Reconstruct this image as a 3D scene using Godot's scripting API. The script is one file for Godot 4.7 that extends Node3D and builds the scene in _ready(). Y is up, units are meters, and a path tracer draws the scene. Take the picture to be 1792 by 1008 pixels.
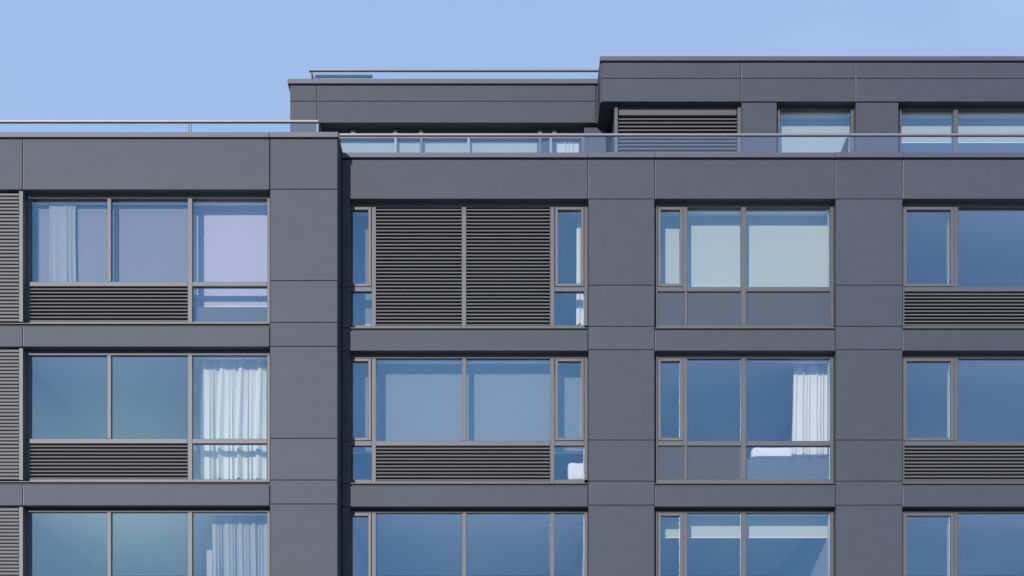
extends Node3D
# A dark metal-clad apartment block seen from the street, in metres; x to the right, y up, the facades face +z.

# front faces of the four volumes
const Z_CORNER := -24.4      # projecting block
const Z_WING := -25.0        # long wing beside it
const Z_PENT := -26.4        # penthouse with the taller fascia
const Z_PENT_LOW := -27.25   # lower penthouse
const FRAME_BACK := 0.2     # window frames sit this far behind the cladding
const GLASS_BACK := 0.24

var mats := {}
var rng := RandomNumberGenerator.new()
var building: Node3D
var slat_meshes := {}
var used := {}

# ------------------------------------------------------------------ materials
func noise_tex(freq: float, lo: Color, hi: Color, seed_value: int, size := 512, octaves := 4) -> NoiseTexture2D:
	var n := FastNoiseLite.new()
	n.noise_type = FastNoiseLite.TYPE_SIMPLEX_SMOOTH
	n.frequency = freq
	n.seed = seed_value
	n.fractal_octaves = octaves
	var g := Gradient.new()
	g.set_color(0, lo)
	g.set_color(1, hi)
	var t := NoiseTexture2D.new()
	t.width = size
	t.height = size
	t.seamless = true
	t.noise = n
	t.color_ramp = g
	return t

func mat(called: String, color: Color, rough: float, metal := 0.0, spec := 0.5) -> StandardMaterial3D:
	var m := StandardMaterial3D.new()
	m.resource_name = called
	m.albedo_color = color
	m.roughness = rough
	m.metallic = metal
	m.metallic_specular = spec
	mats[called] = m
	return m

func lin(r: float, g: float, b: float) -> Color:
	return Color(r, g, b).linear_to_srgb()

func make_materials() -> void:
	var grain := noise_tex(0.012, Color(0.955, 0.955, 0.955), Color(1, 1, 1), 3)
	for k in 3:
		var v: float = [1.0, 0.965, 1.03][k]
		var m := mat("cladding_%d" % k, lin(0.054 * v, 0.063 * v, 0.086 * v), 0.56, 0.0, 0.34)
		m.albedo_texture = grain
		m.uv1_triplanar = true
		m.uv1_world_triplanar = true
		m.uv1_scale = Vector3(0.33, 0.33, 0.33)
	mat("coping", lin(0.06, 0.065, 0.09), 0.5, 0.0)
	mat("frame", lin(0.07, 0.074, 0.09), 0.5, 0.0)
	mat("sash", lin(0.088, 0.091, 0.105), 0.5, 0.0)
	mat("slat", lin(0.11, 0.11, 0.118), 0.55, 0.0)
	mat("lit_edge", lin(0.2, 0.2, 0.21), 0.45, 0.0)  # pale tone that paints the sunlit joint edges
	mat("membrane", lin(0.055, 0.06, 0.068), 0.8)
	mat("rail", lin(0.2, 0.2, 0.22), 0.4, 0.2)
	mat("opaque_glass", lin(0.066, 0.085, 0.11), 0.08, 0.0, 0.5)
	mat("ceiling", lin(0.82, 0.83, 0.8), 0.9)
	mat("plaster", lin(0.4, 0.41, 0.4), 0.9)
	mat("lining", lin(0.8, 0.8, 0.8), 0.6)
	mat("floor_finish", lin(0.3, 0.27, 0.22), 0.6)
	mat("knee_wall", lin(0.1, 0.1, 0.085), 0.7)
	mat("concrete", lin(0.3, 0.3, 0.29), 0.9)
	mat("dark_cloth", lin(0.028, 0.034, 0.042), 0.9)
	mat("white_cloth", lin(0.8, 0.8, 0.78), 0.9)
	mat("fitting", lin(0.25, 0.25, 0.26), 0.5)
	# coated glazing: a part mirrored, the rest of the light passes
	var white := Image.create(8, 8, false, Image.FORMAT_RGB8)
	white.fill(Color.WHITE)
	var plain := ImageTexture.create_from_image(white)
	for p in [["glass", Color(0.65, 0.86, 1.0, 0.18)], ["rail_glass", Color(0.88, 0.95, 1.0, 0.11)]]:
		var g := mat(p[0], p[1], 0.0, 1.0)
		g.albedo_texture = plain
		g.transparency = BaseMaterial3D.TRANSPARENCY_ALPHA
	var weave := noise_tex(0.25, Color(0.93, 0.93, 0.93), Color(1, 1, 1), 21, 256, 2)
	for p in [["blind_white", Color(0.5, 0.55, 0.45), 0.12], ["blind_lilac", Color(0.54, 0.51, 0.56), 0.1], ["blind_grey", Color(0.2, 0.23, 0.22), 0.1],
			["ceiling_tone_screen", Color(0.33, 0.33, 0.32, 0.75), 0.1], ["curtain_white", Color(0.74, 0.76, 0.7), 0.15], ["curtain_sheer", Color(0.36, 0.38, 0.36), 0.2]]:
		var b := mat(p[0], p[1].linear_to_srgb(), 0.9, 0.0, 0.2)
		b.albedo_color.a = p[1].a
		if p[1].a < 1.0:   # an open weave that one sees through
			b.transparency = BaseMaterial3D.TRANSPARENCY_ALPHA
		b.albedo_texture = weave
		b.uv1_triplanar = true
		b.uv1_scale = Vector3(2, 2, 2)
		b.backlight_enabled = true
		b.backlight = Color(p[2], p[2], p[2])
	var a := mat("paving", lin(0.42, 0.42, 0.4), 0.9)
	a.albedo_texture = noise_tex(0.05, Color(0.75, 0.75, 0.75), Color(1, 1, 1), 5)
	a.uv1_triplanar = true
	a.uv1_world_triplanar = true
	a.uv1_scale = Vector3(0.2, 0.2, 0.2)

# ------------------------------------------------------------------ mesh helpers
func quad(st: SurfaceTool, a: Vector3, b: Vector3, c: Vector3, d: Vector3) -> void:
	# a, b, c, d run clockwise as seen from outside
	var n := (c - a).cross(b - a).normalized()
	for v in [a, b, c, a, c, d]:
		st.set_normal(n)
		st.add_vertex(v)

func chamfer_mesh(w: float, h: float, t: float, c: float) -> ArrayMesh:
	# a box, its front edges cut off by c; the origin is its centre
	var st := SurfaceTool.new()
	st.begin(Mesh.PRIMITIVE_TRIANGLES)
	var x := w / 2
	var y := h / 2
	var z := t / 2
	var f := [Vector3(-x + c, -y + c, z), Vector3(-x + c, y - c, z), Vector3(x - c, y - c, z), Vector3(x - c, -y + c, z)]
	var m := [Vector3(-x, -y, z - c), Vector3(-x, y, z - c), Vector3(x, y, z - c), Vector3(x, -y, z - c)]
	var b := [Vector3(-x, -y, -z), Vector3(-x, y, -z), Vector3(x, y, -z), Vector3(x, -y, -z)]
	quad(st, f[0], f[1], f[2], f[3])
	quad(st, b[3], b[2], b[1], b[0])
	for i in 4:
		var j := (i + 1) % 4
		quad(st, m[i], m[j], f[j], f[i])
		quad(st, b[i], b[j], m[j], m[i])
	return st.commit()

func piece(parent: Node, called: String, x0: float, x1: float, y0: float, y1: float, front: float, back: float, material: String, chamfer := 0.004) -> MeshInstance3D:
	var o := MeshInstance3D.new()
	o.name = called
	if chamfer > 0:
		o.mesh = chamfer_mesh(x1 - x0, y1 - y0, front - back, chamfer)
	else:
		var bm := BoxMesh.new()
		bm.size = Vector3(x1 - x0, y1 - y0, front - back)
		o.mesh = bm
	o.material_override = mats[material]
	o.position = Vector3((x0 + x1) / 2, (y0 + y1) / 2, (front + back) / 2)
	if parent is Node3D and parent != self:
		o.position -= parent.position
		var p = parent.get_parent()
		if p is Node3D and p != self:
			o.position -= p.position
	parent.add_child(o, true)
	return o

func numbered(called: String) -> String:
	used[called] = used.get(called, -1) + 1
	return called if used[called] == 0 else "%s_%03d" % [called, used[called]]

func thing(called: String, label: String, category: String, at: Vector3, group := "") -> Node3D:
	var o := Node3D.new()
	o.name = numbered(called)
	add_child(o)
	o.position = at
	o.set_meta("label", label)
	o.set_meta("category", category)
	if group:
		o.set_meta("group", group)
	return o

func part(called: String, at: Vector3) -> Node3D:
	var o := Node3D.new()
	o.name = called
	building.add_child(o, true)
	o.position = at - building.position
	return o

# ------------------------------------------------------------------ cladding
func panel(x0: float, x1: float, y0: float, y1: float, front: float) -> void:
	var g := 0.009
	var o := piece(building, "wall_panel", x0 + g, x1 - g, y0 + g * 0.6, y1 - g * 0.6, front, front - 0.035, "cladding_%d" % rng.randi_range(0, 2), 0.005)
	o.rotation = Vector3(rng.randf_range(-0.0016, 0.0016), rng.randf_range(-0.0016, 0.0016), 0) * minf(1.0, 1.2 / maxf(x1 - x0, y1 - y0))

func pier(x0: float, x1: float, levels: Array, front: float, back := 0.4) -> void:
	for i in levels.size() - 1:
		panel(x0, x1, levels[i + 1], levels[i], front)
	piece(building, "pier_core", x0 + 0.02, x1 - 0.02, levels[-1], levels[0] - 0.01, front - 0.05, front - back, "membrane", 0.0)

func lit_edge(x: float, y0: float, y1: float, front: float) -> void:  # paler strip beside a joint, standing in for its sunlit edge
	piece(building, "joint_lit_edge", x, x + 0.013, y0 + 0.008, y1 - 0.008, front - 0.002, front - 0.03, "lit_edge", 0.003)

# ------------------------------------------------------------------ windows
func bar(w: Node3D, called: String, x0: float, x1: float, y0: float, y1: float, front: float) -> void:
	piece(w, called, x0, x1, y0, y1, front - FRAME_BACK, front - FRAME_BACK - 0.11, "frame", 0.006)

func pane(w: Node3D, x0: float, x1: float, y0: float, y1: float, front: float, material := "glass") -> void:
	var o := piece(w, "pane", x0 - 0.006, x1 + 0.006, y0 - 0.006, y1 + 0.006, front - GLASS_BACK, front - GLASS_BACK - 0.012, material, 0.0)
	o.rotation = Vector3(rng.randf_range(-0.003, 0.003), rng.randf_range(-0.003, 0.003), 0)

func sash(w: Node3D, x0: float, x1: float, y0: float, y1: float, front: float) -> void:
	# an opening light: a second frame, a little proud of the outer one, round its own pane
	var t := 0.058
	var f := front - FRAME_BACK + 0.012
	var b := f - 0.09
	piece(w, "sash_stile", x0, x0 + t, y0, y1, f, b, "sash", 0.006)
	piece(w, "sash_stile", x1 - t, x1, y0, y1, f, b, "sash", 0.006)
	piece(w, "sash_rail", x0 + t, x1 - t, y1 - t, y1, f - 0.001, b, "sash", 0.006)
	piece(w, "sash_rail", x0 + t, x1 - t, y0, y0 + t, f - 0.001, b, "sash", 0.006)
	pane(w, x0 + t, x1 - t, y0 + t, y1 - t, front)

func louvre(x0: float, x1: float, y0: float, y1: float, front: float, nose: float, pitch := 0.07) -> Node3D:
	var w := part("louvre", Vector3((x0 + x1) / 2, y0, front))
	piece(w, "backing", x0, x1, y0, y1, front - 0.11, front - 0.13, "membrane", 0.0)
	var n := int(round((y1 - y0) / pitch))
	var step := (y1 - y0) / n
	var key := "%.3f %.3f" % [x1 - x0, nose]
	if not slat_meshes.has(key):
		slat_meshes[key] = slat_mesh(x1 - x0 - 0.004, nose)
	for i in n:
		var o := MeshInstance3D.new()
		o.name = "slat"
		o.mesh = slat_meshes[key]
		o.material_override = mats.slat
		w.add_child(o, true)
		o.position = Vector3(0, step * i + 0.006, rng.randf_range(-0.0015, 0.0015))
		o.rotation = Vector3(rng.randf_range(-0.03, 0.03), 0, rng.randf_range(-0.0006, 0.0006))
	return w

func slat_mesh(w: float, nose: float) -> ArrayMesh:
	var p := [Vector2(-0.012, 0.0), Vector2(-0.002, nose * 0.22), Vector2(0, nose * 0.5), Vector2(-0.004, nose * 0.85), Vector2(-0.014, nose), Vector2(-0.085, nose + 0.036), Vector2(-0.085, nose + 0.03), Vector2(-0.018, nose * 0.6)]
	var st := SurfaceTool.new()
	st.begin(Mesh.PRIMITIVE_TRIANGLES)
	var x := w / 2
	for i in p.size():
		var a: Vector2 = p[i]
		var b: Vector2 = p[(i + 1) % p.size()]
		quad(st, Vector3(-x, a.y, a.x), Vector3(-x, b.y, b.x), Vector3(x, b.y, b.x), Vector3(x, a.y, a.x))
	return st.commit()

func window_at(x: float, y: float, z: float) -> Node3D:
	return part("window", Vector3(x, y, z))

func sill(x0: float, x1: float, y: float, front: float) -> void:
	piece(building, "sill_flashing", x0 + 0.004, x1 - 0.004, y, y + 0.018, front - 0.004, front - 0.2, "frame", 0.003)

# ------------------------------------------------------------------ things behind the glass
func blind(label: String, x0: float, x1: float, y0: float, y1: float, z: float, material: String) -> void:
	var t := thing("roller_blind", label, "blind", Vector3((x0 + x1) / 2, y0, z), "roller blinds hanging inside the windows")
	piece(t, "fabric", x0, x1, y0, y1, z + 0.001, z - 0.001, material, 0.0)
	piece(t, "bottom_bar", x0, x1, y0 - 0.02, y0 - 0.001, z + 0.008, z - 0.008, "lining", 0.003)
	var r := MeshInstance3D.new()
	r.name = "roller"
	var c := CylinderMesh.new()
	c.top_radius = 0.022
	c.bottom_radius = 0.022
	c.height = x1 - x0
	c.radial_segments = 16
	c.rings = 1
	r.mesh = c
	r.material_override = mats.lining
	t.add_child(r)
	r.rotation.z = PI / 2
	r.position = Vector3(0, y1 - y0 + 0.023, -0.018)

func curtain(label: String, x0: float, x1: float, y0: float, y1: float, z: float, material: String, folds: float, depth: float, seed_value: int, taper := 0.0) -> void:
	# a hanging cloth gathered into uneven folds
	var r := RandomNumberGenerator.new()
	r.seed = seed_value
	var t := thing("curtain", label, "curtain", Vector3((x0 + x1) / 2, y0, z), "curtains hanging inside the windows")
	var st := SurfaceTool.new()
	st.begin(Mesh.PRIMITIVE_TRIANGLES)
	st.set_smooth_group(1)
	var nx := int(folds * 14)
	var ny := 26
	var ph := []
	var am := []
	for k in 5:
		ph.append(r.randf() * TAU)
		am.append(r.randf_range(0.5, 1.0))
	var at := func(i: int, j: int) -> Vector3:
		var u := float(i) / nx
		var v := float(j) / ny
		var warp: float = u + 0.35 / folds * sin(u * folds * 2.1 + ph[0]) + 0.012 * sin(v * 3.0 + ph[1])
		var a := warp * folds * TAU
		var deep: float = depth * (0.7 + 0.3 * sin(u * folds * 1.7 + ph[2]))
		var zz: float = deep * (sin(a) + 0.35 * sin(2.0 * a + ph[3] + v * 1.2)) * (1.0 - 0.35 * v)
		var x: float = (u - 0.5) * (x1 - x0) + 0.012 * sin(a * 1.0 + 1.0 + v * 2.0)
		x += -taper * (1.0 - v) * (1.0 - u)
		return Vector3(x, v * (y1 - y0) + (0.02 * sin(a) if j == 0 else 0.0), zz)
	for i in nx:
		for j in ny:
			var a: Vector3 = at.call(i, j)
			var b: Vector3 = at.call(i, j + 1)
			var c: Vector3 = at.call(i + 1, j + 1)
			var d: Vector3 = at.call(i + 1, j)
			for v in [a, b, c, a, c, d]:
				st.add_vertex(v)
	st.index()
	st.generate_normals()
	var cloth := MeshInstance3D.new()
	cloth.name = "cloth"
	cloth.mesh = st.commit()
	cloth.material_override = mats[material]
	t.add_child(cloth)
	piece(t, "rail", x0 - 0.05, x1 + 0.03, y1 - 0.005, y1 + 0.02, z + 0.014, z - 0.014, "lining", 0.003)

func soft_block(called: String, label: String, category: String, size: Vector3, at: Vector3, material: String, squash := 0.35) -> void:
	# a padded block with rounded, slightly uneven faces
	var o := MeshInstance3D.new()
	o.name = numbered(called)
	var st := SurfaceTool.new()
	st.begin(Mesh.PRIMITIVE_TRIANGLES)
	st.set_smooth_group(1)
	var nu := 28
	var nv := 14
	var at_uv := func(i: int, j: int) -> Vector3:
		var a := TAU * i / nu
		var b := PI * j / nv - PI / 2
		var e := squash
		var sgn := func(v: float, p: float) -> float: return signf(v) * pow(absf(v), p)
		return Vector3(sgn.call(cos(a), e) * sgn.call(cos(b), e) * size.x / 2, sgn.call(sin(b), e) * size.y / 2 * (1.0 + 0.06 * sin(a * 3.0)), sgn.call(sin(a), e) * sgn.call(cos(b), e) * size.z / 2)
	for i in nu:
		for j in nv:
			var a: Vector3 = at_uv.call(i, j)
			var b: Vector3 = at_uv.call(i, j + 1)
			var c: Vector3 = at_uv.call(i + 1, j + 1)
			var d: Vector3 = at_uv.call(i + 1, j)
			for v in [a, b, c, a, c, d]:
				st.add_vertex(v)
	st.index()
	st.generate_normals()
	o.mesh = st.commit()
	o.material_override = mats[material]
	add_child(o)
	o.position = at
	o.set_meta("label", label)
	o.set_meta("category", category)

# ------------------------------------------------------------------ rooms
func storey(x0: float, x1: float, ceiling_y: float, floor_y: float, front: float, depth := 6.0) -> void:
	piece(building, "ceiling", x0, x1, ceiling_y - 0.004, ceiling_y + 0.03, front - 0.32, front - depth, "ceiling", 0.0)
	piece(building, "floor", x0, x1, floor_y - 0.03, floor_y, front - 0.32, front - depth, "floor_finish", 0.0)
	piece(building, "back_wall", x0, x1, floor_y, ceiling_y - 0.004, front - depth, front - depth - 0.1, "plaster", 0.0)

func slab(x0: float, x1: float, y0: float, y1: float, front: float, depth := 6.1) -> void:
	piece(building, "floor_slab", x0, x1, y0, y1, front - 0.05, front - depth, "membrane", 0.0)

func partition(x: float, y0: float, y1: float, front: float, near := 0.27, depth := 6.0) -> void:
	piece(building, "partition_wall", x - 0.06, x + 0.06, y0, y1, front - near, front - depth, "plaster", 0.0)

# ------------------------------------------------------------------ balustrades
func balustrade(label: String, corner_x0: float, corner_x1: float, y0: float, y1: float, z: float, joints: Array, posts: Array, return_left: float, return_right: float) -> void:
	var t := thing("glass_balustrade", label, "balustrade", Vector3((corner_x0 + corner_x1) / 2, y0, z), "glass balustrades along the roof edges")
	piece(t, "handrail", corner_x0, corner_x1, y1 - 0.045, y1, z + 0.03, z - 0.03, "rail", 0.008)
	var edges := [corner_x0 + 0.02] + joints + [corner_x1 - 0.02]
	for i in edges.size() - 1:
		piece(t, "glass_panel", edges[i] + 0.006, edges[i + 1] - 0.006, y0, y1 - 0.04, z + 0.006, z - 0.006, "rail_glass", 0.0)
	for p in posts:
		piece(t, "post", p - 0.012, p + 0.012, y0, y1 - 0.045, z - 0.012, z - 0.06, "rail", 0.004)
	piece(t, "base_channel", corner_x0, corner_x1, y0 - 0.08, y0 - 0.001, z + 0.04, z - 0.04, "rail", 0.004)
	for e in [[corner_x0, return_left], [corner_x1, return_right]]:
		if e[1] > 0:
			var s: float = 1.0 if e[0] < (corner_x0 + corner_x1) / 2 else -1.0
			var a: float = minf(e[0], e[0] + s * 0.06)
			piece(t, "handrail", a, a + 0.06, y1 - 0.046, y1 - 0.001, z - 0.03, z - e[1], "rail", 0.008)
			piece(t, "glass_panel", a + 0.024, a + 0.036, y0, y1 - 0.04, z - 0.035, z - e[1], "rail_glass", 0.0)
			piece(t, "post", a + 0.01, a + 0.05, y0, y1 - 0.045, z - 0.012, z - 0.05, "rail", 0.004)

# ------------------------------------------------------------------ thin high cloud, the same kind all round the sky
func thin_cloud() -> ImageTexture:
	var n := FastNoiseLite.new()
	n.seed = 7
	n.noise_type = FastNoiseLite.TYPE_SIMPLEX_SMOOTH
	n.frequency = 1.3
	n.fractal_octaves = 4
	n.fractal_gain = 0.42
	var w := 512
	var h := 256
	var im := Image.create(w, h, false, Image.FORMAT_RGBAF)
	for j in h:
		var el := PI * (0.5 - (j + 0.5) / h)
		for i in w:
			var az := TAU * (i + 0.5) / w
			var d := Vector3(cos(el) * sin(az), sin(el) * 1.8, cos(el) * cos(az))
			var v := smoothstep(-0.15, 0.6, n.get_noise_3dv(d * 1.4))
			im.set_pixel(i, j, Color(0.2 * v, 0.185 * v, 0.165 * v, 1.0))
	return ImageTexture.create_from_image(im)

# ------------------------------------------------------------------ the scene
func _ready() -> void:
	rng.seed = 20
	var cam := Camera3D.new()
	cam.name = "camera"
	add_child(cam)
	cam.position = Vector3(0, 1.7, 0)
	# a level camera with a raised (shifted) lens, so that verticals stay vertical
	cam.projection = Camera3D.PROJECTION_FRUSTUM
	cam.near = 0.1
	cam.far = 2000
	cam.size = 0.1 * 1008.0 / 2177.0
	cam.frustum_offset = Vector2(0, 0.1 * 996.0 / 2177.0)
	cam.current = true

	var sky_mat := ProceduralSkyMaterial.new()
	sky_mat.sky_top_color = Color8(155, 186, 231)
	sky_mat.sky_horizon_color = Color8(186, 212, 248)
	sky_mat.sky_curve = 0.24
	sky_mat.ground_bottom_color = Color(0.2, 0.2, 0.21)
	sky_mat.ground_horizon_color = Color(0.45, 0.48, 0.52)
	sky_mat.sun_angle_max = 30.0
	sky_mat.sun_curve = 0.095
	sky_mat.sky_cover = thin_cloud()
	sky_mat.sky_cover_modulate = Color(1, 1, 1, 1)
	var sky := Sky.new()
	sky.sky_material = sky_mat
	var env := Environment.new()
	env.background_mode = Environment.BG_SKY
	env.sky = sky
	env.tonemap_mode = Environment.TONE_MAPPER_LINEAR
	env.tonemap_exposure = 1.0
	env.sdfgi_enabled = true
	env.ssao_enabled = true
	env.ssil_enabled = true
	var we := WorldEnvironment.new()
	we.name = "world_environment"
	we.environment = env
	add_child(we)

	# low sun behind the camera, a little to its left
	var sun := DirectionalLight3D.new()
	sun.name = "sun"
	sun.light_energy = 1.45
	sun.light_color = Color(1.0, 0.965, 0.93)
	sun.light_angular_distance = 0.5
	sun.shadow_enabled = true
	add_child(sun)
	sun.look_at_from_position(Vector3(-0.312, 0.293, 1.0), Vector3.ZERO)

	make_materials()

	var ground := MeshInstance3D.new()
	ground.name = "ground"
	var gm := PlaneMesh.new()
	gm.size = Vector2(1200, 1200)
	ground.mesh = gm
	ground.material_override = mats.paving
	ground.set_meta("kind", "structure")
	add_child(ground)

	building = thing("apartment_building", "dark grey metal clad apartment building with louvres, large windows and set back penthouses", "building", Vector3(0, 0, Z_WING))
	corner_block()
	wing()
	penthouse()
	low_penthouse()
	balustrades()
	furnishings()

func corner_block() -> void:
	var z := Z_CORNER
	var tops := [14.791, 11.709, 8.593]
	var bottoms := [12.180, 9.075, 5.959]
	# parapet band, spandrels and pier
	for r in [[-12.172, -9.594, 14.791, 15.789], [-9.594, -4.752, 14.791, 15.789], [-12.172, -9.594, 11.709, 12.112], [-9.594, -4.752, 11.709, 12.112], [-12.172, -9.594, 8.593, 9.008], [-9.594, -4.752, 8.593, 9.008], [-12.172, -9.594, 5.455, 5.892], [-9.594, -4.752, 5.455, 5.892]]:
		panel(r[0], r[1], r[2], r[3], z)
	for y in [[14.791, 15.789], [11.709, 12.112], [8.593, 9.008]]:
		lit_edge(-9.589, y[0], y[1], z)
	pier(-4.752, -3.418, [15.789, 14.802, 13.009, 12.191, 11.720, 9.916, 9.097, 8.627, 6.822, 5.993, 5.455], z)
	pier(-12.172, -10.827, [14.780, 12.146], z)
	pier(-12.172, -10.827, [11.698, 9.041], z)
	pier(-12.172, -10.827, [8.582, 5.925], z)
	# end wall towards the wing, in the same cladding
	var side := [15.789, 14.802, 13.009, 12.191, 11.720, 9.916, 9.097, 8.627, 6.822, 5.455]
	for i in side.size() - 1:
		piece(building, "wall_panel", -3.418 - 0.043, -3.418 - 0.012, side[i + 1] + 0.005, side[i] - 0.005, z - 0.037, z - 0.66, "cladding_0", 0.0)
	piece(building, "end_wall", -3.418 - 0.2, -3.418 - 0.052, 5.455, 15.710, z - 0.405, z - 6.0, "plaster", 0.0)
	piece(building, "coping", -12.172, -4.763, 15.800, 15.901, z + 0.04, z - 0.5, "coping", 0.006)
	piece(building, "coping", -4.757, -3.407, 15.800, 15.905, z + 0.042, z - 0.5, "coping", 0.006)
	piece(building, "coping", -3.407 - 0.5, -3.407, 15.800, 15.901, z - 0.5, z - 5.5, "coping", 0.006)
	# roof, slabs, rooms
	slab(-12.172, -3.418 - 0.05, 14.813, 15.777, z)
	slab(-12.172, -3.418 - 0.05, 11.720, 12.150, z)
	slab(-12.172, -3.418 - 0.05, 8.604, 9.046, z)
	slab(-12.172, -3.418 - 0.05, 5.455, 5.937, z)
	for i in 3:
		storey(-10.782, -4.707, tops[i], bottoms[i], z)
		partition(-9.886, bottoms[i], tops[i], z, 0.14)
		partition(-4.707, bottoms[i], tops[i], z, 0.42)
		partition(-6.321, bottoms[i], tops[i], z, 1.6)
		piece(building, "ceiling_trim", -9.482, -4.775, tops[i] - 0.075, tops[i] - 0.005, z - 0.36, z - 0.42, "lining", 0.004)
	sill(-10.827, -4.752, 12.162, z)
	sill(-10.827, -4.752, 9.057, z)
	sill(-10.827, -4.752, 5.941, z)
	# flush louvre strip at the left of each storey
	for r in [[-10.827, -9.678, 12.213, 14.746], [-10.827, -9.678, 9.109, 11.675], [-10.827, -9.678, 5.981, 8.559]]:
		louvre(r[0], r[1], r[2], r[3], z - 0.012, 0.05)
	for r in [[-9.673, -9.594, 12.202, 14.769], [-9.673, -9.594, 9.097, 11.686], [-9.673, -9.594, 5.981, 8.571]]:
		piece(building, "louvre_post", r[0], r[1], r[2], r[3], z - 0.004, z - 0.3, "frame", 0.005)
	# windows: two panes over a louvre, one bay with a pane above and below
	for i in 3:
		var y: Array = [[14.819, 14.729, 13.079, 12.989, 12.294, 12.243], [11.712, 11.627, 9.977, 9.881, 9.175, 9.124], [8.576, 8.525, 6.853, 6.762, 6.039, 5.983]][i]
		var w := window_at(-7.198, y[4], z - FRAME_BACK)
		bar(w, "frame_head", -9.605, -4.786, y[1], y[0], z)
		bar(w, "frame_jamb", -9.605, -9.543, y[5], y[1], z)
		bar(w, "frame_jamb", -4.842, -4.786, y[5], y[1], z)
		bar(w, "mullion", -8.006, -7.927, y[2], y[1], z)
		bar(w, "mullion", -6.413, -6.322, y[5], y[1], z)
		bar(w, "transom", -9.543, -6.413, y[3], y[2], z)
		bar(w, "transom", -6.322, -4.842, y[3], y[2], z)
		bar(w, "frame_sill", -9.543, -6.413, y[5], y[4], z)
		bar(w, "frame_sill", -6.322, -4.842, y[5], y[4], z)
		pane(w, -9.543, -8.006, y[2], y[1], z)
		pane(w, -7.927, -6.413, y[2], y[1], z)
		pane(w, -6.322, -4.842, y[2], y[1], z)
		pane(w, -6.322, -4.842, y[4], y[3], z)
		louvre(-9.571, -6.413, y[4], y[3], z - FRAME_BACK - 0.012, 0.03)
		piece(building, "bounce_ledge", -9.773, -6.344, y[3] - 0.04, y[3] + 0.03, z - 0.33, z - 1.2, "lining", 0.004)  # added white ledge, throws sunlight up onto the ceiling
	piece(building, "knee_wall", -6.355, -4.843, 12.296, 12.648, z - 0.35, z - 0.43, "knee_wall", 0.004)

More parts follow.
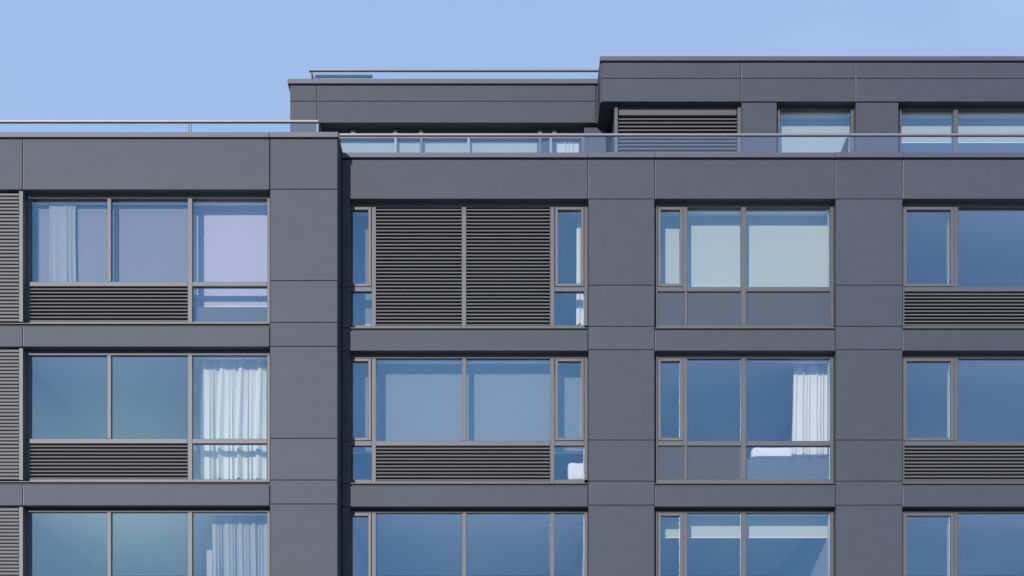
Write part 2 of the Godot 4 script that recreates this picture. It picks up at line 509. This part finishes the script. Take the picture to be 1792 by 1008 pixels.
func wing() -> void:
	var z := Z_WING
	var tops := [14.929, 11.875, 8.740]
	var bottoms := [12.345, 9.222, 6.087]
	var joints := [-3.422, 1.527, 2.871, 6.500, 7.855, 12.678, 14.056]
	for i in joints.size() - 1:
		panel(joints[i], joints[i + 1], 14.929, 15.722, z)
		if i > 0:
			lit_edge(joints[i] + 0.006, 14.929, 15.722, z)
	for r in [[-3.250, 1.527, 11.875, 12.282], [2.871, 6.500, 11.875, 12.282], [7.855, 12.678, 11.875, 12.282], [-3.250, 1.527, 8.740, 9.159], [2.871, 6.500, 8.740, 9.159], [7.855, 12.678, 8.740, 9.159],
			[-3.250, 1.527, 5.547, 6.024], [2.871, 6.500, 5.547, 6.024], [7.855, 12.678, 5.547, 6.024]]:
		panel(r[0], r[1], r[2], r[3], z)
		lit_edge(r[0] + 0.006, r[2], r[3], z)
	var levels := [14.929, 13.195, 12.368, 11.898, 10.083, 9.256, 8.774, 6.925, 6.098, 5.547]
	for x in [[1.527, 2.871], [6.500, 7.855], [12.678, 14.056]]:
		pier(x[0], x[1], levels, z)
	pier(-3.422, -3.250, [14.929, 13.161, 12.334, 11.875, 10.049, 9.210, 8.740, 6.925, 5.547], z)
	piece(building, "pier_core", -3.418 - 0.011, -3.399, 5.547, 14.906, z - 0.045, z - 0.4, "membrane", 0.0)
	var cuts := [-3.491, 1.516, 2.871, 6.488, 7.866, 14.056]
	for i in cuts.size() - 1:
		var up: float = 0.0 if i % 2 == 0 else 0.006
		piece(building, "coping", cuts[i] + 0.002, cuts[i + 1] - 0.002, 15.745, 15.844 + up, z + 0.035 + up * 0.3, z - 0.45, "coping", 0.006)
	slab(-3.445, 14.056, 14.952, 15.699, z, 7.0)
	slab(-3.445, 14.056, 11.886, 12.318, z)
	slab(-3.445, 14.056, 8.751, 9.194, z)
	slab(-3.445, 14.056, 5.547, 6.064, z)
	for x in [[-3.399, 1.585], [2.802, 6.569], [7.786, 12.747]]:
		for i in 3:
			storey(x[0], x[1], tops[i], bottoms[i], z)
			partition(x[0], bottoms[i], tops[i], z, 0.42)
			partition(x[1], bottoms[i], tops[i], z, 0.42)
			piece(building, "ceiling_trim", x[0] + 0.17, x[1] - 0.17, tops[i] - 0.075, tops[i] - 0.005, z - 0.36, z - 0.42, "lining", 0.004)
	for x in [[-3.250, 1.527], [2.871, 6.500], [7.855, 12.678]]:
		sill(x[0], x[1], 12.329, z)
		sill(x[0], x[1], 9.206, z)
		sill(x[0], x[1], 6.071, z)
	for i in 3:
		var y: Array = [[14.966, 14.873, 13.252, 13.160, 12.477, 12.419], [11.886, 11.805, 10.133, 10.034, 9.351, 9.270], [8.726, 8.674, 6.967, 6.874, 6.191, 6.110]][i]
		# window beside the corner block
		var w := window_at(-0.868, y[4], z - FRAME_BACK)
		bar(w, "frame_head", -3.311, 1.534, y[1], y[0], z)
		bar(w, "frame_sill", -3.311, -2.842, y[5], y[4], z)
		bar(w, "frame_sill", 0.862, 1.534, y[5], y[4], z)
		bar(w, "frame_jamb", -3.357, -3.299, y[5], y[1], z)
		bar(w, "frame_jamb", 1.464, 1.534, y[5], y[1], z)
		bar(w, "mullion", -2.842, -2.755, y[5], y[1], z)
		bar(w, "mullion", 0.770, 0.862, y[5], y[1], z)
		bar(w, "transom", -3.299, -2.842, y[3], y[2], z)
		bar(w, "transom", 0.862, 1.464, y[3], y[2], z)
		sash(w, -3.334, -2.853, y[2] + 0.006, y[1] - 0.006, z)
		pane(w, -3.299, -2.842, y[4], y[3], z)
		pane(w, 0.862, 1.464, y[4], y[3], z)
		if i < 2:
			sash(w, 0.874, 1.456, y[2] + 0.006, y[1] - 0.006, z)
		else:
			pane(w, 0.862, 1.464, y[2], y[1], z)
		if i == 0:
			bar(w, "mullion", -1.019, -0.926, y[5], y[1], z)
			louvre(-2.755, -1.019, y[5] + 0.05, y[1], z - FRAME_BACK - 0.012, 0.031)
			louvre(-0.926, 0.770, y[5] + 0.05, y[1], z - FRAME_BACK - 0.012, 0.031)
			bar(w, "frame_sill", -2.755, -1.019, y[5], y[5] + 0.046, z)
			bar(w, "frame_sill", -0.926, 0.770, y[5], y[5] + 0.046, z)
		else:
			bar(w, "mullion", -1.013, -0.926, y[2], y[1], z)
			bar(w, "transom", -2.755, 0.770, y[3], y[2], z)
			pane(w, -2.755, -1.013, y[2], y[1], z)
			pane(w, -0.926, 0.770, y[2], y[1], z)
			louvre(-2.755, 0.770, y[5] + 0.05, y[3], z - FRAME_BACK - 0.012, 0.03)
			bar(w, "frame_sill", -2.755, 0.770, y[5], y[5] + 0.046, z)
		# window between the two piers: three panes over painted glass
		w = window_at(4.723, y[4], z - FRAME_BACK)
		bar(w, "frame_head", 2.905, 6.517, y[1], y[0], z)
		bar(w, "frame_sill", 2.905, 6.517, y[5], y[4], z)
		bar(w, "frame_jamb", 2.905, 2.952, y[4], y[1], z)
		bar(w, "frame_jamb", 6.448, 6.517, y[4], y[1], z)
		bar(w, "mullion", 3.461, 3.554, y[3], y[1], z)
		bar(w, "mullion", 3.496, 3.554, y[4], y[3], z)
		bar(w, "mullion", 4.642, 4.746, y[4], y[1], z)
		bar(w, "transom", 2.952, 3.461, y[3], y[2], z)
		bar(w, "transom", 3.554, 4.642, y[3], y[2], z)
		bar(w, "transom", 4.746, 6.448, y[3], y[2], z)
		sash(w, 2.958, 3.459, y[2] + 0.004, y[1] - 0.004, z)
		pane(w, 3.554, 4.642, y[2], y[1], z)
		pane(w, 4.746, 6.448, y[2], y[1], z)
		pane(w, 2.952, 3.496, y[4], y[3], z, "opaque_glass")
		pane(w, 3.554, 4.642, y[4], y[3], z, "opaque_glass")
		pane(w, 4.746, 6.448, y[4], y[3], z, "glass" if i == 1 else "opaque_glass")
		# window beyond the second pier: an opening light and a wide pane over a louvre
		w = window_at(10.349, y[4], z - FRAME_BACK)
		bar(w, "frame_head", 7.918, 12.733, y[1], y[0], z)
		bar(w, "frame_jamb", 7.918, 7.952, y[5], y[1], z)
		bar(w, "frame_jamb", 12.664, 12.733, y[5], y[1], z)
		bar(w, "mullion", 8.948, 9.041, y[2], y[1], z)
		bar(w, "transom", 7.952, 12.664, y[3], y[2], z)
		bar(w, "frame_sill", 7.952, 12.664, y[5], y[5] + 0.046, z)
		sash(w, 7.935, 8.943, y[2] + 0.004, y[1] - 0.004, z)
		pane(w, 9.041, 12.664, y[2], y[1], z)
		louvre(7.952, 12.664, y[5] + 0.05, y[3], z - FRAME_BACK - 0.012, 0.03)
		piece(building, "bounce_ledge", 7.970, 12.632, y[3] - 0.04, y[3] + 0.03, z - 0.33, z - 1.2, "lining", 0.004)  # ledges added here too, to reflect sun onto the ceilings
		piece(building, "bounce_ledge", 2.917, 4.639, y[3] - 0.04, y[3] + 0.03, z - 0.33, z - 1.2, "lining", 0.004)
		if i > 0:
			piece(building, "bounce_ledge", -2.710, 0.758, y[3] - 0.04, y[3] + 0.03, z - 0.33, z - 1.2, "lining", 0.004)
		# white window boards on the room side of some mullions
		piece(building, "window_lining", 8.936, 9.064, y[3], tops[i] - 0.08, z - 0.32, z - 0.55, "lining", 0.004)
		piece(building, "window_lining", 6.459, 6.552, y[3], tops[i] - 0.08, z - 0.32, z - 0.46, "lining", 0.004)
		piece(building, "window_lining", 1.459, 1.551, y[4], tops[i] - 0.08, z - 0.32, z - 0.46, "lining", 0.004)
	piece(building, "knee_wall", 4.704, 6.684, 9.269, 9.816, z - 0.35, z - 0.43, "knee_wall", 0.004)
	# plain storeys below, down to the street
	piece(building, "base_wall", -12.172, -3.434, 0.0, 5.444, Z_CORNER, Z_CORNER - 6.1, "cladding_1", 0.0)
	piece(building, "base_wall", -3.434 + 0.002, 14.056, 0.0, 5.536, z, z - 6.1, "cladding_1", 0.0)

func penthouse() -> void:
	var z := Z_PENT
	piece(building, "coping", 1.868, 13.631, 18.580, 18.677, z + 0.04, z - 6, "coping", 0.006)
	var xs := [1.892, 4.863, 7.288, 13.631]
	for i in 3:
		panel(xs[i], xs[i + 1], 18.229, 18.568, z)
		panel(xs[i], xs[i + 1], 17.732, 18.229, z)
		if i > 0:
			lit_edge(xs[i] + 0.006, 17.732, 18.568, z)
	piece(building, "roof_slab", 1.904, 13.631, 17.744, 18.574, z - 0.05, z - 6, "membrane", 0.0)
	for r in [[1.904, 1.916, 17.732, 18.229], [1.904, 1.916, 18.229, 18.568]]:
		piece(building, "wall_panel", r[0] - 0.03, r[0] - 0.002, r[2] + 0.004, r[3] - 0.004, z - 0.04, z - 2.0, "cladding_1", 0.0)
	pier(4.863, 5.627, [17.719, 15.888], z, 0.5)
	pier(7.288, 8.210, [17.719, 15.888], z, 0.5)
	pier(12.903, 13.631, [17.719, 15.888], z, 0.5)
	# louvred plant bay
	piece(building, "louvre_post", 2.187, 2.260, 15.996, 17.841, z - 0.15, z - 0.4, "frame", 0.006)
	piece(building, "wall_panel", 2.187 + 0.004, 2.187 + 0.03, 15.888, 17.713, z - 0.41, z - 3.0, "cladding_1", 0.0)
	piece(building, "louvre_post", 4.814, 4.887, 15.996, 17.743, z - 0.15, z - 0.4, "sash", 0.006)
	piece(building, "louvre_plate", 2.285, 4.802, 17.566, 17.743, z - FRAME_BACK, z - FRAME_BACK - 0.06, "frame", 0.006)
	louvre(2.273, 4.808, 16.362, 17.548, z - FRAME_BACK - 0.01, 0.034, 0.08)
	# windows
	for r in [[5.682, 5.731, 7.246, 7.331, []], [8.296, 8.333, 12.878, 12.976, [9.439, 9.543]]]:
		var w := window_at((r[0] + r[3]) / 2, 16.118, z - FRAME_BACK)
		bar(w, "frame_head", r[0], r[3], 17.682, 17.755, z)
		bar(w, "frame_jamb", r[0], r[1], 16.118, 17.682, z)
		bar(w, "frame_jamb", r[2], r[3], 16.118, 17.682, z)
		bar(w, "frame_sill", r[1], r[2], 16.118, 16.191, z)
		if r[4].is_empty():
			pane(w, r[1], r[2], 16.191, 17.682, z)
		else:
			bar(w, "mullion", r[4][0], r[4][1], 16.191, 17.682, z)
			pane(w, r[1], r[4][0], 16.191, 17.682, z)
			pane(w, r[4][1], r[2], 16.191, 17.682, z)
	storey(4.899, 13.631, 17.719, 15.949, z)
	partition(4.899, 15.949, 17.719, z, 0.52)
	partition(7.749, 15.949, 17.719, z, 0.52)

func low_penthouse() -> void:
	var z := Z_PENT_LOW
	piece(building, "coping", -4.907, 1.915, 18.617, 18.723, z + 0.05, z - 6, "coping", 0.006)
	var xs := [-4.869, -4.268, 1.840, 2.053]
	for i in 3:
		panel(xs[i], xs[i + 1], 18.260, 18.611, z)
		panel(xs[i], xs[i + 1], 17.785, 18.260, z)
	lit_edge(-4.262, 17.785, 18.611, z)
	piece(building, "roof_slab", -4.857, 2.078, 17.797, 18.613, z - 0.05, z - 6, "membrane", 0.0)
	pier(-4.869, -4.268, [17.785, 16.220], z, 0.6)
	pier(1.577, 2.078, [17.760, 16.220], z - 0.12, 0.6)
	# sliding glass doors under the overhang, with light aluminium frames
	var w := window_at(-1.327, 16.380, z - 0.3)
	piece(w, "frame_head", -4.353, 1.620, 17.734, 17.823, z - 0.3, z - 0.42, "frame", 0.006)
	piece(w, "head_track", -4.353, 1.620, 17.645, 17.731, z - 0.33, z - 0.42, "rail", 0.006)
	var ms := [-4.303, -2.582, -2.012, -0.962, 0.620, 0.861, 1.569]
	for i in ms.size():
		piece(w, "mullion", ms[i] - 0.03, ms[i] + 0.03, 16.380, 17.643, z - 0.32, z - 0.4, ["frame", "rail"][i % 2], 0.005)
		if i < ms.size() - 1:
			piece(w, "pane", ms[i] + 0.025, ms[i + 1] - 0.025, 16.380, 17.645, z - 0.36, z - 0.372, "glass", 0.0)
	for x in [-3.518, -2.582, -2.012, 0.620, 0.936]:
		piece(w, "roller_bracket", x - 0.05, x + 0.05, 17.696, 17.785, z - 0.25, z - 0.31, "fitting", 0.008)
	storey(-4.256, 2.053, 17.772, 16.220, z, 5.5)
	partition(-4.256, 16.220, 17.772, z, 0.62, 5.5)
	partition(1.953, 16.220, 17.772, z, 0.72, 5.5)
	piece(building, "roof_deck", -4.869, 13.631, 15.480, 15.653, Z_WING - 0.46, z - 6, "concrete", 0.0)

func balustrades() -> void:
	balustrade("glass balustrade with steel handrail on the roof of the projecting corner block", -12.421, -3.866, 15.860, 16.443, -24.9, [-9.756, -6.462], [-6.485, -6.439], 0.0, 1.6)
	balustrade("long glass balustrade with steel handrail along the penthouse terrace edge", -3.503, 14.081, 15.711, 16.378, -25.25, [0.812, 1.548, 6.321, 7.875], [], 0.0, 0.0)
	balustrade("low glass balustrade with dark handrail on top of the lower penthouse", -4.525, 1.989, 18.908, 19.272, -27.75, [0.497], [], 1.2, 0.0)

func furnishings() -> void:
	# corner block
	curtain("narrow sheer curtain in the top storey window of the projecting corner block", -9.232, -8.686, 12.978, 14.751, -24.79, "curtain_sheer", 4, 0.022, 4)
	blind("lilac blind drawn most of the way down beside the louvred top corner window", -6.562, -4.839, 12.779, 15.032, -25.02, "blind_lilac")
	blind("grey screen added for the bright ceiling tone behind the two panes over the top corner louvre", -9.482, -6.389, 12.932, 14.774, -24.86, "ceiling_tone_screen")  # added screen, its grey stands in for the brightly lit ceiling
	curtain("wide white gathered curtain in the middle storey of the projecting corner block", -6.252, -4.850, 9.285, 11.906, -25.02, "curtain_white", 11, 0.075, 8)
	curtain("pale sheer curtain in the lowest storey window of the projecting corner block", -6.022, -4.850, 6.125, 8.711, -25.04, "curtain_sheer", 13, 0.06, 15)
	# wing
	blind("grey blind behind the casement left of the big louvre", -3.539, -2.843, 12.694, 15.242, -25.68, "blind_grey")
	curtain("thin white curtain edge in the casement right of the big louvre", 1.321, 1.581, 12.694, 15.242, -25.66, "curtain_white", 2, 0.03, 5)
	blind("wide grey blind fully drawn in the window under the big louvre", -3.444, 1.581, 10.052, 12.057, -25.68, "blind_grey")
	blind("white blind fully drawn behind three panes over painted glass", 2.937, 6.712, 12.965, 15.218, -25.68, "blind_white")
	curtain("white curtain gathered at the right side of window between two cladding piers", 5.804, 6.724, 9.367, 12.069, -25.68, "curtain_white", 10, 0.06, 9, 0.05)
	blind("white blind pulled a short way down between two cladding piers", 2.937, 6.712, 8.306, 8.860, -25.68, "blind_white")
	# penthouse
	blind("white blind fully drawn in the single penthouse window beside the louvred bay", 5.780, 7.491, 16.583, 18.022, -27.0, "blind_white")
	blind("white blind half drawn in the double penthouse window", 8.409, 13.196, 17.215, 18.022, -27.0, "blind_white")
	curtain("white curtain behind the sliding doors of the lower penthouse next to its end pier", 1.006, 1.477, 16.598, 17.922, -27.72, "curtain_white", 4, 0.03, 31)
	blind("white blind drawn behind the sliding doors of the lower penthouse", -4.278, 0.560, 16.598, 17.947, -27.72, "blind_white")
	soft_block("pillow", "white sunlit pillow on the ledge beside a gathered white curtain", "pillow", Vector3(0.9, 0.3, 0.3), Vector3(5.414, 9.922 + 0.13, -25.9), "white_cloth")
	soft_block("cushion", "white sunlit cushion behind the small lower pane next to the long louvre", "cushion", Vector3(0.44, 0.36, 0.2), Vector3(1.368, 9.651, -25.72), "white_cloth")
	parasol()
	streak_plank()

func parasol() -> void:
	# closed parasol leaning on the penthouse window jamb
	var foot := Vector3(6.788, 15.618, -26.15)
	var tip := Vector3(7.077, 16.864, -26.22)
	var t := thing("closed_parasol", "closed dark parasol leaning beside the single penthouse window behind the glass", "parasol", foot)
	var up := (tip - foot).normalized()
	var length := foot.distance_to(tip)
	var side := up.cross(Vector3(0, 0, 1)).normalized()
	var fwd := side.cross(up).normalized()
	for p in [["pole", [[0.0, 0.018], [1.0, 0.018]], 10, "rail", 0.0], ["canopy", [[0.22, 0.035], [0.3, 0.075], [0.42, 0.1], [0.6, 0.085], [0.8, 0.055], [0.95, 0.03], [1.02, 0.012]], 36, "dark_cloth", 0.3]]:
		var st := SurfaceTool.new()
		st.begin(Mesh.PRIMITIVE_TRIANGLES)
		st.set_smooth_group(1)
		var n: int = p[2]
		var at := func(i: int, j: int) -> Vector3:
			var a := TAU * i / n
			var rad: float = p[1][j][1] * (1.0 + p[4] * sin(a * 6.0 + j * 0.25))
			return up * length * p[1][j][0] + (side * cos(a) + fwd * sin(a)) * rad
		for j in p[1].size() - 1:
			for i in n:
				var a: Vector3 = at.call(i, j)
				var b: Vector3 = at.call(i, j + 1)
				var c: Vector3 = at.call(i + 1, j + 1)
				var d: Vector3 = at.call(i + 1, j)
				for v in [a, b, c, a, c, d]:
					st.add_vertex(v)
		st.index()
		st.generate_normals()
		var o := MeshInstance3D.new()
		o.name = p[0]
		o.mesh = st.commit()
		o.material_override = mats[p[3]]
		t.add_child(o)

func streak_plank() -> void:  # added dark plank standing in for a dark reflection in the roof glass
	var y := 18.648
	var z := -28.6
	var t := thing("roof_streak_plank", "long dark plank added for a dark reflection in the glass on the lower penthouse roof", "streak_plank", Vector3(-3.889, y, z))
	piece(t, "streak_board", -4.532, -3.206, 19.619, 19.685, z + 0.02, z - 0.02, "dark_cloth", 0.012)
	piece(t, "low_board", -4.532, -3.206, y + 0.04, y + 0.09, z - 0.03, z - 0.45, "dark_cloth", 0.012)
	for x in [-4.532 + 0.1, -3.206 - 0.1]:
		piece(t, "support", x - 0.02, x + 0.02, y, 19.619 - 0.001, z + 0.012, z - 0.02, "dark_cloth", 0.004)
